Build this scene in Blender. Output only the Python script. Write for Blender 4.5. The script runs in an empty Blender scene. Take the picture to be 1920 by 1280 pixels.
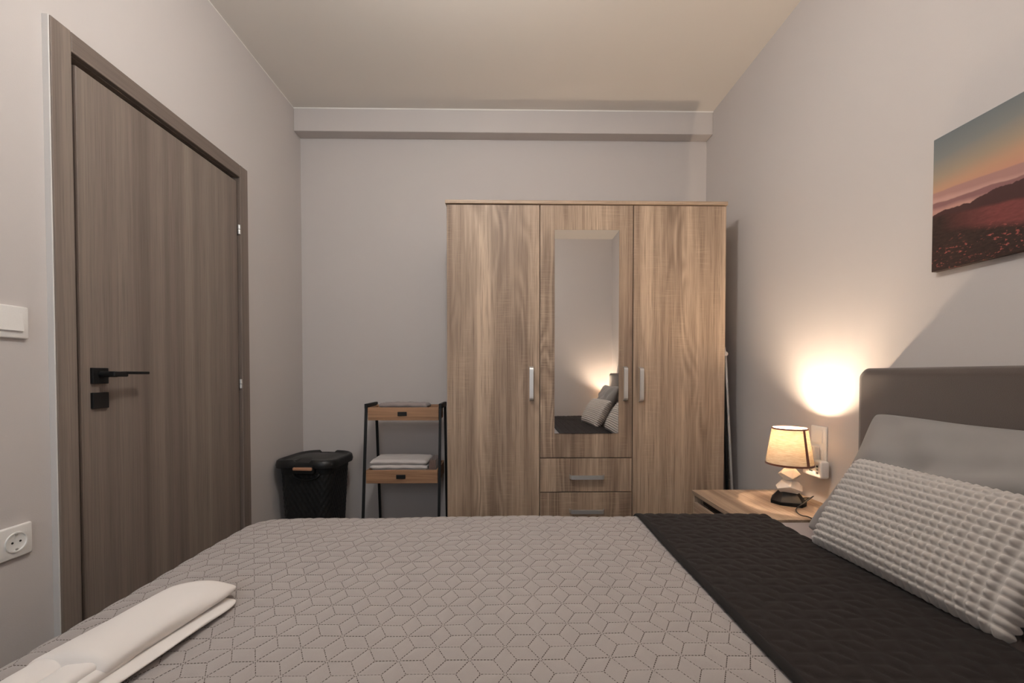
import bpy, bmesh, math, random
import numpy as np
from mathutils import Vector, Matrix

random.seed(7)
scene = bpy.context.scene
C = scene.collection

# ------------------------------------------------------------------ camera
CAM_H = 1.085
F_PX = 814.0
cam_data = bpy.data.cameras.new('camera')
cam_data.sensor_width = 36.0
cam_data.lens = F_PX / 1920.0 * 36.0
cam_data.shift_y = 79.0 / 1920.0
cam_data.clip_start = 0.02
cam = bpy.data.objects.new('camera', cam_data)
C.objects.link(cam)
cam.location = (0, 0, CAM_H)
cam.rotation_euler = (math.radians(90 - 1.12), 0, -math.atan(13 / 814.0))
scene.camera = cam

# ------------------------------------------------------------------ world and exposure
world = bpy.data.worlds.new('overcast_sky')
scene.world = world
world.use_nodes = True
wb = world.node_tree.nodes['Background']
wb.inputs[0].default_value = (0.80, 0.90, 1.0, 1)
wb.inputs[1].default_value = 2.8

vs = scene.view_settings
vs.view_transform = 'Standard'
vs.look = 'None'
vs.exposure = 0.31
vs.gamma = 1.0
vs.use_curve_mapping = False
scene.cycles.use_denoising = True
scene.cycles.max_bounces = 12

CEILING_LAMP = 90.0      # radiance of the ceiling lamp's diffuser
BULB = 800.0            # radiance of a bedside bulb

# ------------------------------------------------------------------ room size
XL, XR = -1.30, 1.30
YB, YR = 2.81, -0.70     # far wall, wall behind the camera
HC = 2.73

# ================================================================== helpers
def world_loc(o):
    v = Vector((0, 0, 0))
    while o is not None:
        v += o.location
        o = o.parent
    return v


class B:
    """collects shapes, builds ONE mesh object"""
    def __init__(self):
        self.bm = bmesh.new()

    def _merge(self, tmp):
        me = bpy.data.meshes.new('tmp')
        tmp.to_mesh(me)
        tmp.free()
        self.bm.from_mesh(me)
        bpy.data.meshes.remove(me)

    def box(self, lo, hi, bev=0.0, seg=2, mat=None):
        t = bmesh.new()
        bmesh.ops.create_cube(t, size=1)
        c = [(a + b) / 2 for a, b in zip(lo, hi)]
        s = [abs(b - a) for a, b in zip(lo, hi)]
        for v in t.verts:
            v.co = Vector((c[0] + v.co.x * s[0], c[1] + v.co.y * s[1], c[2] + v.co.z * s[2]))
        if bev > 0:
            bmesh.ops.bevel(t, geom=list(t.edges), offset=min(bev, min(s) * 0.49), segments=seg, profile=0.5, affect='EDGES')
        if mat is not None:
            bmesh.ops.transform(t, matrix=mat, verts=t.verts)
        self._merge(t)
        return self

    def rings(self, rings, cap0=True, cap1=True, closed=True):
        vs_ = [[self.bm.verts.new(p) for p in r] for r in rings]
        n = len(vs_[0])
        for a, b in zip(vs_[:-1], vs_[1:]):
            for i in range(n if closed else n - 1):
                j = (i + 1) % n
                try:
                    self.bm.faces.new((a[i], a[j], b[j], b[i]))
                except ValueError:
                    pass
        if cap0:
            self.bm.faces.new(list(reversed(vs_[0])))
        if cap1:
            self.bm.faces.new(vs_[-1])
        return self

    def lathe(self, prof, c, n=48, cap0=False, cap1=False):
        R = []
        for r, z in prof:
            R.append([(c[0] + r * math.cos(2 * math.pi * i / n), c[1] + r * math.sin(2 * math.pi * i / n), c[2] + z) for i in range(n)])
        return self.rings(R, cap0, cap1)

    def tube(self, pts, r, n=10, caps=True):
        pts = [Vector(p) for p in pts]
        rs = r if isinstance(r, (list, tuple)) else [r] * len(pts)
        R = []
        t0 = (pts[1] - pts[0]).normalized()
        up = Vector((0, 0, 1)) if abs(t0.z) < 0.9 else Vector((1, 0, 0))
        nrm = t0.cross(up).normalized()
        for i, p in enumerate(pts):
            a = pts[max(i - 1, 0)]
            b = pts[min(i + 1, len(pts) - 1)]
            t = (b - a).normalized()
            nrm = (nrm - t * nrm.dot(t)).normalized()
            bn = t.cross(nrm)
            R.append([tuple(p + (nrm * math.cos(2 * math.pi * k / n) + bn * math.sin(2 * math.pi * k / n)) * rs[i]) for k in range(n)])
        return self.rings(R, caps, caps)

    def bar(self, p0, p1, w, d, side=(1, 0, 0), bev=0.0):
        """rectangular bar between two points, w across 'side', d across the other way"""
        p0, p1 = Vector(p0), Vector(p1)
        t = (p1 - p0).normalized()
        s = Vector(side)
        s = (s - t * s.dot(t)).normalized()
        q = t.cross(s)
        R = []
        for p in (p0, p1):
            R.append([tuple(p + s * a * w / 2 + q * b * d / 2) for a, b in ((-1, -1), (1, -1), (1, 1), (-1, 1))])
        return self.rings(R)

    def hull(self, pts):
        t = bmesh.new()
        for p in pts:
            t.verts.new(p)
        r = bmesh.ops.convex_hull(t, input=t.verts)
        junk = [g for g in r['geom_interior'] if isinstance(g, bmesh.types.BMVert)]
        if junk:
            bmesh.ops.delete(t, geom=junk, context='VERTS')
        bmesh.ops.dissolve_limit(t, angle_limit=0.02, verts=t.verts, edges=t.edges)
        bmesh.ops.bevel(t, geom=list(t.edges), offset=0.0012, segments=1, affect='EDGES')
        self._merge(t)
        return self

    def sheet(self, P, wrap=False):
        """P: array (nu, nv, 3)"""
        nu, nv = P.shape[:2]
        V = [[self.bm.verts.new(P[i, j]) for j in range(nv)] for i in range(nu)]
        for i in range(nu - 1 + (1 if wrap else 0)):
            for j in range(nv - 1):
                a, b = V[i], V[(i + 1) % nu]
                self.bm.faces.new((a[j], b[j], b[j + 1], a[j + 1]))
        return self

    def build(self, name, mat, parent=None, smooth=False, local=False, angle=None):
        bmesh.ops.recalc_face_normals(self.bm, faces=self.bm.faces) if not getattr(self, 'keep', False) else None
        if parent is not None and not local:
            off = world_loc(parent)
            for v in self.bm.verts:
                v.co -= off
        me = bpy.data.meshes.new(name)
        self.bm.to_mesh(me)
        self.bm.free()
        if smooth or angle:
            me.polygons.foreach_set('use_smooth', [True] * len(me.polygons))
        me.materials.append(mat)
        o = bpy.data.objects.new(name, me)
        C.objects.link(o)
        if parent is not None:
            o.parent = parent
        if angle:
            me.set_sharp_from_angle(angle=math.radians(angle))
        return o


def mesh_np(name, V, faces, mat, parent=None, smooth=True):
    """big meshes straight from arrays"""
    V = np.asarray(V, dtype=float)
    if parent is not None:
        V = V - np.array(world_loc(parent))
    me = bpy.data.meshes.new(name)
    me.from_pydata(V.tolist(), [], faces.tolist() if hasattr(faces, 'tolist') else faces)
    me.materials.append(mat)
    if smooth:
        me.polygons.foreach_set('use_smooth', [True] * len(me.polygons))
    o = bpy.data.objects.new(name, me)
    C.objects.link(o)
    if parent is not None:
        o.parent = parent
    return o


def grid_faces(nu, nv):
    i, j = np.meshgrid(np.arange(nu - 1), np.arange(nv - 1), indexing='ij')
    a = (i * nv + j).ravel()
    return np.stack([a, a + nv, a + nv + 1, a + 1], axis=1)


def thing(name, label, cat, loc, group=None, rz=0.0):
    o = bpy.data.objects.new(name, None)
    o.empty_display_size = 0.05
    C.objects.link(o)
    o.location = loc
    o.rotation_euler = (0, 0, rz)
    return tag(o, label, cat, group)


def tag(o, label, cat, group=None):
    o['label'] = label
    o['category'] = cat
    if group:
        o['group'] = group
    return o


def struct(o, label=None):
    o['kind'] = 'structure'
    if label:
        o['label'] = label
    return o


# ------------------------------------------------------------------ materials
def srgb(r, g, b):
    def f(c):
        c /= 255.0
        return c / 12.92 if c <= 0.04045 else ((c + 0.055) / 1.055) ** 2.4
    return (f(r), f(g), f(b), 1.0)


class M:
    def __init__(self, name, color=(0.5, 0.5, 0.5, 1), rough=0.6, metal=0.0, spec=0.5):
        self.m = bpy.data.materials.new(name)
        self.m.use_nodes = True
        self.nt = self.m.node_tree
        self.p = self.nt.nodes['Principled BSDF']
        self.p.inputs['Base Color'].default_value = color
        self.p.inputs['Roughness'].default_value = rough
        self.p.inputs['Metallic'].default_value = metal
        self.p.inputs['Specular IOR Level'].default_value = spec

    def n(self, t, **k):
        x = self.nt.nodes.new(t)
        for a, b in k.items():
            setattr(x, a, b)
        return x

    def l(self, a, b):
        self.nt.links.new(a, b)

    def coords(self, scale=(1, 1, 1), rand=0.0):
        tc = self.n('ShaderNodeTexCoord')
        src = tc.outputs['Object']
        if rand:
            oi = self.n('ShaderNodeObjectInfo')
            mul = self.n('ShaderNodeMath', operation='MULTIPLY')
            self.l(oi.outputs['Random'], mul.inputs[0])
            mul.inputs[1].default_value = rand
            add = self.n('ShaderNodeVectorMath', operation='ADD')
            self.l(src, add.inputs[0])
            self.l(mul.outputs[0], add.inputs[1])
            src = add.outputs[0]
        mp = self.n('ShaderNodeMapping')
        mp.inputs['Scale'].default_value = scale
        self.l(src, mp.inputs['Vector'])
        return mp.outputs['Vector']

    def noise(self, vec, scale=5.0, detail=4.0, rough=0.5, dist=0.0):
        x = self.n('ShaderNodeTexNoise')
        x.inputs['Scale'].default_value = scale
        x.inputs['Detail'].default_value = detail
        x.inputs['Roughness'].default_value = rough
        x.inputs['Distortion'].default_value = dist
        self.l(vec, x.inputs['Vector'])
        return x.outputs['Fac']

    def ramp(self, fac, stops, interp='LINEAR'):
        x = self.n('ShaderNodeValToRGB')
        cr = x.color_ramp
        cr.interpolation = interp
        while len(cr.elements) < len(stops):
            cr.elements.new(0.5)
        for e, (p, c) in zip(cr.elements, stops):
            e.position = p
            e.color = c if len(c) == 4 else (*c, 1)
        self.l(fac, x.inputs['Fac'])
        return x.outputs['Color']

    def mix(self, fac, a, b, mode='MIX'):
        x = self.n('ShaderNodeMix', data_type='RGBA', blend_type=mode)
        for s, v in ((x.inputs[0], fac), (x.inputs[6], a), (x.inputs[7], b)):
            if hasattr(v, 'is_output'):
                self.l(v, s)
            else:
                s.default_value = v
        return x.outputs[2]

    def math(self, op, a, b=0.0, clamp=False):
        x = self.n('ShaderNodeMath', operation=op, use_clamp=clamp)
        for s, v in ((x.inputs[0], a), (x.inputs[1], b)):
            if hasattr(v, 'is_output'):
                self.l(v, s)
            else:
                s.default_value = v
        return x.outputs[0]

    def bump(self, h, strength=0.2, dist=0.002):
        x = self.n('ShaderNodeBump')
        x.inputs['Strength'].default_value = strength
        x.inputs['Distance'].default_value = dist
        self.l(h, x.inputs['Height'])
        self.l(x.outputs['Normal'], self.p.inputs['Normal'])

    def base(self, c):
        self.l(c, self.p.inputs['Base Color'])


def mat_paint(name, c, rough=0.75, bump=0.12):
    m = M(name, c, rough, spec=0.25)
    v = m.coords()
    n1 = m.noise(v, 260, 3)
    n2 = m.noise(v, 1.4, 3)
    dark = tuple(x * 0.965 for x in c[:3]) + (1,)
    m.base(m.mix(n2, c, dark))
    m.bump(n1, bump, 0.002)
    return m.m


def mat_sonoma(name, grain='z', tint=0.97):
    """light sawn oak laminate, grain along one axis"""
    m = M(name, rough=0.5, spec=0.35)
    g = 'xyz'.index(grain)

    def sc(across, along):
        s = [across] * 3
        s[g] = along
        return tuple(s)
    stripes = m.noise(m.coords(sc(9, 0.22), 37), 1.0, 2, 0.5)
    bands = m.noise(m.coords(sc(38, 0.6), 37), 1.0, 3, 0.55)
    fine = m.noise(m.coords(sc(230, 5), 37), 1.0, 3, 0.6)
    # cathedral figure
    vec = m.coords(sc(7, 0.9), 37)
    warp = m.noise(vec, 1.0, 1, 0.4, 0.6)
    rings = m.math('SINE', m.math('MULTIPLY', warp, 75.0))
    rings = m.math('MULTIPLY', m.math('ADD', rings, 1.0), 0.5)
    rmask = m.ramp(m.noise(m.coords(sc(5, 0.55), 91), 1.0, 2), [(0.50, (0, 0, 0)), (0.62, (1, 1, 1))])
    # saw marks across the grain
    saw = m.noise(m.coords(sc(9, 330), 37), 1.0, 2, 0.5)
    saw = m.ramp(saw, [(0.52, (0, 0, 0)), (0.66, (1, 1, 1))])
    smask = m.ramp(m.noise(m.coords(sc(9, 2.2), 53), 1.0, 2), [(0.46, (0, 0, 0)), (0.64, (1, 1, 1))])
    lo = tuple(c * tint for c in srgb(134, 112, 95)[:3]) + (1,)
    hi = tuple(c * tint for c in srgb(208, 183, 158)[:3]) + (1,)
    base = m.ramp(m.math('ADD', m.math('MULTIPLY', stripes, 0.55), m.math('MULTIPLY', bands, 0.45)), [(0.33, lo), (0.66, hi)])
    dk = tuple(c * tint for c in srgb(104, 84, 70)[:3]) + (1,)
    base = m.mix(m.math('MULTIPLY', m.math('MULTIPLY', rings, rmask), 0.55), base, dk)
    base = m.mix(m.math('MULTIPLY', m.ramp(fine, [(0.46, (0, 0, 0)), (0.72, (1, 1, 1))]), 0.60), base, dk)
    base = m.mix(m.math('MULTIPLY', m.math('MULTIPLY', saw, smask), 0.20), base, srgb(222, 196, 166))
    m.base(base)
    m.bump(fine, 0.15, 0.0006)
    return m.m


def mat_grey_wood(name, grain='z', t=1.0):
    def sg(*a):
        return tuple(c * t for c in srgb(*a)[:3]) + (1.0,)
    m = M(name, rough=0.55, spec=0.35)
    g = 'xyz'.index(grain)

    def sc(across, along):
        s = [across] * 3
        s[g] = along
        return tuple(s)
    stripes = m.noise(m.coords(sc(7, 0.1), 11), 1.0, 3, 0.6)
    bands = m.noise(m.coords(sc(28, 0.3), 11), 1.0, 3, 0.55)
    fine = m.noise(m.coords(sc(260, 4), 11), 1.0, 3, 0.6)
    col = m.ramp(m.math('ADD', m.math('MULTIPLY', stripes, 0.6), m.math('MULTIPLY', bands, 0.4)),
                 [(0.32, sg(116, 103, 94)), (0.5, sg(138, 124, 114)), (0.68, sg(158, 145, 132))])
    col = m.mix(m.math('MULTIPLY', m.ramp(fine, [(0.45, (0, 0, 0)), (0.75, (1, 1, 1))]), 0.45), col, sg(92, 80, 72))
    m.base(col)
    m.bump(fine, 0.2, 0.0006)
    return m.m


def mat_fabric(name, c, rough=0.9, scale=900.0, bump=0.35, var=0.08, sheen=0.25):
    m = M(name, c, rough, spec=0.15)
    v = m.coords()
    w = m.noise(v, scale, 2, 0.6)
    big = m.noise(v, 9, 3)
    d = tuple(x * (1 - var * 2) for x in c[:3]) + (1,)
    col = m.mix(big, c, tuple(x * (1 - var) for x in c[:3]) + (1,))
    m.base(m.mix(m.math('MULTIPLY', w, 0.6), col, d))
    m.p.inputs['Sheen Weight'].default_value = sheen
    m.p.inputs['Sheen Roughness'].default_value = 0.6
    m.bump(w, bump, 0.0008)
    return m.m


def mat_plain(name, c, rough=0.4, metal=0.0, spec=0.5, bump=0.0, bscale=300):
    m = M(name, c, rough, metal, spec)
    n = m.noise(m.coords(), bscale, 2)
    m.base(m.mix(n, c, tuple(x * 0.93 for x in c[:3]) + (1,)))
    if bump:
        m.bump(n, bump, 0.001)
    return m.m


def mat_emit(name, c, s):
    m = M(name, (0.8, 0.8, 0.8, 1), 0.5)
    m.p.inputs['Emission Color'].default_value = (*c, 1)
    m.p.inputs['Emission Strength'].default_value = s
    return m.m


WALL = srgb(204, 197, 193)
m_wall = mat_paint('wall_paint', WALL)
m_ceil = mat_paint('ceiling_paint', srgb(232, 226, 218))
m_floor = mat_grey_wood('floor_laminate', 'x', 0.45)
m_door = mat_grey_wood('grey_oak_laminate', 'z', 0.86)
m_door_y = mat_grey_wood('grey_oak_laminate_across', 'y', 0.86)
m_oak = mat_sonoma('sonoma_oak', 'z')
m_oak_y = mat_sonoma('sonoma_oak_lengthwise', 'y', 1.05)
m_oak_x = mat_sonoma('sonoma_oak_across', 'x')
m_black_metal = mat_plain('black_metal', (0.006, 0.006, 0.006, 1), 0.55, 0.0, 0.4)
m_chrome = mat_plain('satin_metal', (0.74, 0.73, 0.71, 1), 0.42, 0.75)
m_white_plastic = mat_plain('white_plastic', srgb(240, 236, 231), 0.4)
m_dark_hole = mat_plain('dark_socket_hole', (0.012, 0.012, 0.012, 1), 0.7)
m_black_plastic = mat_plain('black_plastic', (0.010, 0.010, 0.010, 1), 0.55, 0, 0.35)
m_copper = mat_plain('copper_grip', srgb(190, 140, 110), 0.45)
m_mirror = M('mirror_silver', (0.90, 0.90, 0.90, 1), 0.01, 1.0).m
m_cardcore = mat_plain('dark_gap', srgb(60, 48, 40), 0.8)

# ================================================================== structure
T = 0.14
struct(B().box((XL - T, YR - T, -0.1), (XR + T, YB + T, 0)).build('floor', m_floor))
struct(B().box((XL - T, YR - T, HC), (XR + T, YB + T, HC + 0.12)).build('ceiling', m_ceil))
struct(B().box((XL - T, YB, 0), (XR + T, YB + T, HC)).build('wall_back', m_wall))
struct(B().box((XR, YR, 0), (XR + T, YB, HC)).build('wall_right', m_wall))
DY0, DY1, DZ = 1.262, 2.200, 2.100            # outside of the door casing
CW = 0.060                                    # casing width
OY0, OY1, OZ = DY0 + 0.03, DY1 - 0.03, DZ - 0.03
b = B()
b.box((XL - T, YR, 0), (XL, OY0, HC)).box((XL - T, OY1, 0), (XL, YB, HC)).box((XL - T, OY0, OZ), (XL, OY1, HC))
struct(b.build('wall_left', m_wall))
WX0, WX1, WZ0, WZ1 = -1.05, 0.10, 0.95, 2.25
b = B()
b.box((XL - T, YR - T, 0), (WX0, YR, HC)).box((WX1, YR - T, 0), (XR + T, YR, HC))
b.box((WX0, YR - T, 0), (WX1, YR, WZ0)).box((WX0, YR - T, WZ1), (WX1, YR, HC))
struct(b.build('wall_rear', m_wall))
# boxed-in beam under the ceiling of the far wall
struct(B().box((XL, 2.722, 2.588), (XR, YB, HC), 0.004).build('trim_1', m_wall), 'boxed beam running under the ceiling along the far wall')

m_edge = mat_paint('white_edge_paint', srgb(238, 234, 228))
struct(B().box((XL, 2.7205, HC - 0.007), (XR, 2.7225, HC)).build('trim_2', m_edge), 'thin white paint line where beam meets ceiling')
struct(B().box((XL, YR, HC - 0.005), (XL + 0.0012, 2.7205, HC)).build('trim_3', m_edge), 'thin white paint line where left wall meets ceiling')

# window behind the camera
win = struct(thing('window_1', 'white framed window behind the camera', 'window', ((WX0 + WX1) / 2, YR - 0.07, WZ0)))
del win['category']
b = B()
fw = 0.06
for lo, hi in (((WX0, WZ0), (WX0 + fw, WZ1)), ((WX1 - fw, WZ0), (WX1, WZ1)), ((WX0 + fw, WZ0), (WX1 - fw, WZ0 + fw)),
               ((WX0 + fw, WZ1 - fw), (WX1 - fw, WZ1)), ((-0.505, WZ0 + fw), (-0.445, WZ1 - fw))):
    b.box((lo[0], YR - 0.11, lo[1]), (hi[0], YR - 0.05, hi[1]), 0.006)
b.build('window_frame', m_white_plastic, win)
gm = M('window_glass', rough=0.05)
tr = gm.n('ShaderNodeBsdfTransparent')
gl = gm.n('ShaderNodeBsdfGlossy')
gl.inputs['Roughness'].default_value = 0.02
fr = gm.n('ShaderNodeFresnel')
ms = gm.n('ShaderNodeMixShader')
gm.l(fr.outputs[0], ms.inputs[0]); gm.l(tr.outputs[0], ms.inputs[1]); gm.l(gl.outputs[0], ms.inputs[2])
gm.l(ms.outputs[0], gm.nt.nodes['Material Output'].inputs['Surface'])
for x0, x1 in ((WX0 + fw, -0.505), (-0.445, WX1 - fw)):
    B().box((x0, YR - 0.084, WZ0 + fw), (x1, YR - 0.078, WZ1 - fw)).build('pane', gm.m, win)
pl = bpy.data.lights.new('window_portal', 'AREA')
pl.shape = 'RECTANGLE'
pl.size, pl.size_y = WX1 - WX0, WZ1 - WZ0
pl.cycles.is_portal = True
po = bpy.data.objects.new('window_portal', pl)
C.objects.link(po)
po.location = ((WX0 + WX1) / 2, YR - 0.125, (WZ0 + WZ1) / 2)
po.rotation_euler = (math.radians(90), 0, 0)

# ------------------------------------------------------------------ door on the left wall
door = struct(thing('door_1', 'grey oak door with black lever handle in the left wall', 'door', (XL, (DY0 + DY1) / 2, 0)))
del door['category']
cas = XL + 0.020
for y0, y1 in ((DY0, DY0 + CW), (DY1 - CW, DY1)):
    B().box((XL - 0.002, y0, 0), (cas, y1, DZ), 0.003).build('casing', m_door, door)
B().box((XL - 0.002, DY0 + CW, DZ - CW), (cas - 0.001, DY1 - CW, DZ), 0.003).build('casing', m_door_y, door)
b = B()
b.box((XL - 0.13, OY0, 0), (XL, OY0 + 0.032, OZ)).box((XL - 0.13, OY1 - 0.032, 0), (XL, OY1, OZ))
b.box((XL - 0.13, OY0 + 0.032, OZ - 0.032), (XL, OY1 - 0.032, OZ))
b.build('jamb', m_door, door)
B().box((XL - 0.001, DY0 - 0.004, 0), (cas - 0.002, DY0 - 0.0002, DZ), 0.0015).build('edge_highlight', mat_plain('painted_edge_highlight', srgb(222, 218, 214), 0.5), door)  # added pale strip: window-lit highlight on the casing's outer side, painted as colour
b = B()
b.box((XL - 0.13, OY0 + 0.030, 0), (XL - 0.037, OY0 + 0.065, OZ - 0.03)).box((XL - 0.13, OY1 - 0.060, 0), (XL - 0.037, OY1 - 0.030, OZ - 0.03))
b.box((XL - 0.13, OY0 + 0.065, OZ - 0.075), (XL - 0.037, OY1 - 0.060, OZ - 0.03))
b.build('door_stop', m_door, door)
LY0, LY1 = DY0 + CW + 0.023, DY1 - CW - 0.006
leaf = B().box((XL - 0.034, LY0, 0.008), (XL + 0.006, LY1, DZ - CW - 0.020), 0.005).build('door_leaf', m_door, door)
xf = XL + 0.006
ry = 1.402
han = B().box((xf - 0.001, ry - 0.027, 1.058), (xf + 0.009, ry + 0.027, 1.108), 0.0015).build('handle_plate', m_black_metal, leaf)
b = B()
b.tube([(xf + 0.005, ry, 1.088), (xf + 0.058, ry, 1.088)], 0.0095, 16)
b.box((xf + 0.042, ry - 0.012, 1.080), (xf + 0.062, ry + 0.040, 1.097), 0.003)
b.box((xf + 0.044, ry + 0.03, 1.088), (xf + 0.062, ry + 0.125, 1.0975), 0.002)
b.build('lever', m_black_metal, leaf)
kp = B().box((xf - 0.001, ry - 0.027, 0.980), (xf + 0.009, ry + 0.027, 1.030), 0.0015).build('key_plate', m_black_metal, leaf)
for hz in (1.79, 1.043):
    b = B()
    b.tube([(XL + 0.012, LY1 + 0.004, hz - 0.022), (XL + 0.012, LY1 + 0.004, hz - 0.001)], 0.0065, 12)
    b.tube([(XL + 0.012, LY1 + 0.004, hz + 0.001), (XL + 0.012, LY1 + 0.004, hz + 0.022)], 0.0065, 12)
    b.build('hinge', m_chrome, door, angle=40)

# ------------------------------------------------------------------ ceiling lamp (above the bed, out of the picture)
CLX, CLY = -0.14, 1.02
cl = thing('ceiling_lamp', 'white globe pendant lamp hanging over the bed', 'lamp', (CLX, CLY, HC))
B().lathe([(0.0, 0.0), (0.05, 0.0), (0.05, -0.02), (0.0, -0.025)], (CLX, CLY, HC), 32).build('rose', m_white_plastic, cl, angle=40)
B().tube([(CLX, CLY, HC - 0.02), (CLX, CLY, HC - 0.16)], 0.004, 8).build('stem', m_white_plastic, cl, smooth=True)
m_diff = mat_emit('opal_globe', (1.0, 0.975, 0.945), CEILING_LAMP)
B().lathe([(0.09 * math.sin(math.pi * k / 16), -0.245 + 0.09 * math.cos(math.pi * k / 16)) for k in range(17)], (CLX, CLY, HC), 32).build('globe', m_diff, cl, smooth=True)

# ================================================================== wardrobe
WF = 2.290                  # front plane of doors
wx = (-0.306, 0.183, 0.676, 1.169)
wd = thing('wardrobe', 'tall three-door light oak wardrobe with a mirror and drawers', 'wardrobe', (0.43, 2.55, 0))
b = B()
b.box((wx[0], WF + 0.020, 0), (wx[0] + 0.018, 2.79, 1.978)).box((wx[3] - 0.018, WF + 0.020, 0), (wx[3], 2.79, 1.978))
for x in wx[1:3]:
    b.box((x - 0.008, WF + 0.022, 0.07), (x + 0.008, 2.78, 1.976))
b.build('side_panels', m_oak, wd)
B().box((wx[0] + 0.018, 2.782, 0.05), (wx[3] - 0.018, 2.79, 1.978)).build('back_panel', m_oak, wd)
B().box((wx[0] + 0.018, WF + 0.05, 0), (wx[3] - 0.018, WF + 0.068, 0.075)).build('plinth', m_oak_x, wd)
B().box((wx[0] + 0.018, WF + 0.022, 0.072), (wx[3] - 0.018, 2.78, 0.09)).build('bottom_panel', m_oak_x, wd)
B().box((wx[0] - 0.006, WF - 0.008, 1.980), (wx[3] + 0.004, 2.795, 1.998), 0.0015).build('top_panel', m_oak_x, wd)


def pull(p, L, vertical, parent):
    """bowed satin bar handle"""
    pts, n = [], 14
    R = []
    for i in range(n + 1):
        t = i / n * 2 - 1
        t = math.copysign(abs(t) ** 0.55, t)
        s = t * L / 2
        out = 0.024 * (1 - abs(t) ** 16) ** 0.5 if abs(t) < 1 else 0
        out = max(out, 0.0)
        w, d = 0.0205, 0.008
        if vertical:
            R.append([(p[0] + a * w / 2, p[1] - out - bb * d / 2, p[2] + s) for a, bb in ((-1, -1), (1, -1), (1, 1), (-1, 1))])
        else:
            R.append([(p[0] + s, p[1] - out - bb * d / 2, p[2] + a * w / 2) for a, bb in ((-1, -1), (1, -1), (1, 1), (-1, 1))])
    return B().rings(R).build('handle', m_chrome, parent)


G = 0.0022
doors = []
for i in range(3):
    z0 = 0.648 if i == 1 else 0.078
    d = B().box((wx[i] + (G if i else 0.001), WF, z0), (wx[i + 1] - (G if i < 2 else 0.001), WF + 0.018, 1.976), 0.0012).build('door', m_oak, wd)
    doors.append(d)
pull((0.138, WF, 1.040), 0.182, True, doors[0])
pull((0.634, WF, 1.040), 0.182, True, doors[1])
pull((0.718, WF, 1.036), 0.182, True, doors[2])
for z0, z1 in ((0.466, 0.6435), (0.284, 0.4615), (0.078, 0.2795)):
    d = B().box((wx[1] + G, WF, z0), (wx[2] - G, WF + 0.018, z1), 0.0012).build('drawer', m_oak, wd)
    pull((0.434, WF, (z0 + z1) / 2 - 0.008), 0.185, False, d)
# flat mirror glued onto the middle door
B().box((0.261, WF - 0.004, 0.777), (0.600, WF - 0.0002, 1.846)).build('mirror', m_mirror, doors[1])

# ================================================================== folded drying rack beside the wardrobe
dr = thing('drying_rack', 'folded metal laundry rack squeezed between wardrobe and right wall', 'drying rack', (1.235, 2.48, 0))
b = B()
for yy, xt, xb, top in ((2.335, 1.192, 1.262, 1.255), (2.60, 1.20, 1.270, 1.255)):
    pts = [(xb + (xt - xb) * s, yy, 0.01 + (top - 0.06) * s) for s in np.linspace(0, 1, 8)]
    b.tube(pts, 0.0075, 10)
b.tube([(1.192, 2.335, 1.195), (1.190, 2.345, 1.235), (1.190, 2.37, 1.255), (1.196, 2.57, 1.255), (1.199, 2.592, 1.235), (1.20, 2.60, 1.195)], 0.0075, 10)
b.build('frame', m_chrome, dr, smooth=True)
b = B()
for yy in (2.345, 2.61):
    b.tube([(1.186, yy, 1.22), (1.232, yy, 0.01)], 0.0085, 10)
    b.tube([(1.190, yy + 0.012, 1.0), (1.247, yy + 0.012, 0.012)], 0.007, 10)
b.build('leg_frame', m_black_metal, dr, smooth=True)
for k in range(9):
    z = 0.15 + k * 0.12
    x = 1.262 - 0.070 * (z / 1.2)
    B().tube([(x, 2.335, z), (x + 0.006, 2.60, z)], 0.0025, 6).build('rail', m_chrome, dr, smooth=True)
B().tube([(1.192, 2.327, 1.20), (1.192, 2.343, 1.20)], 0.012, 14).build('joint', m_chrome, dr, angle=40)

# ================================================================== laundry basket
bk_root = thing('laundry_basket', 'black lidded plastic laundry basket in the corner', 'basket', (-1.104, 2.545, 0), rz=math.radians(-4))


def rrect(hx, hy, r, n=9):
    P = []
    for cx, cy, a0 in ((hx - r, hy - r, 0), (-hx + r, hy - r, 90), (-hx + r, -hy + r, 180), (hx - r, -hy + r, 270)):
        for k in range(n):
            a = math.radians(a0 + 90 * k / (n - 1))
            P.append((cx + r * math.cos(a), cy + r * math.sin(a)))
    return np.array(P)


def resample(P, n):
    Q = np.vstack([P, P[:1]])
    d = np.r_[0, np.cumsum(np.linalg.norm(np.diff(Q, axis=0), axis=1))]
    t = np.linspace(0, d[-1], n, endpoint=False)
    return np.stack([np.interp(t, d, Q[:, 0]), np.interp(t, d, Q[:, 1])], axis=1), d[-1]


NA, NZ = 288, 120
Z = np.linspace(0.0, 0.575, NZ)
rings_ = []
for iz, z in enumerate(Z):
    s = z / 0.575
    P, per = resample(rrect(0.126 + 0.022 * s, 0.118 + 0.028 * s, 0.06), NA)
    nrm = np.stack([np.roll(P, -1, 0)[:, 1] - np.roll(P, 1, 0)[:, 1], -(np.roll(P, -1, 0)[:, 0] - np.roll(P, 1, 0)[:, 0])], axis=1)
    nrm /= np.linalg.norm(nrm, axis=1, keepdims=True)
    ang = np.arange(NA) / NA * 72 * math.pi
    w = 0.0016 * np.sin(ang) * np.sign(math.sin(z / 0.012 * math.pi / 2)) * abs(math.sin(z / 0.012 * math.pi / 2)) ** 0.5
    if z > 0.54 or z < 0.02:
        w = w * 0 + 0.002
    P = P + nrm * w[:, None]
    rings_.append(np.c_[P, np.full(NA, z)])
V = np.concatenate(rings_)
F = []
for i in range(NZ - 1):
    a = i * NA + np.arange(NA)
    c = i * NA + (np.arange(NA) + 1) % NA
    F.append(np.stack([a, c, c + NA, a + NA], axis=1))
F = np.concatenate(F).tolist() + [list(range(NA))[::-1]]
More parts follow.
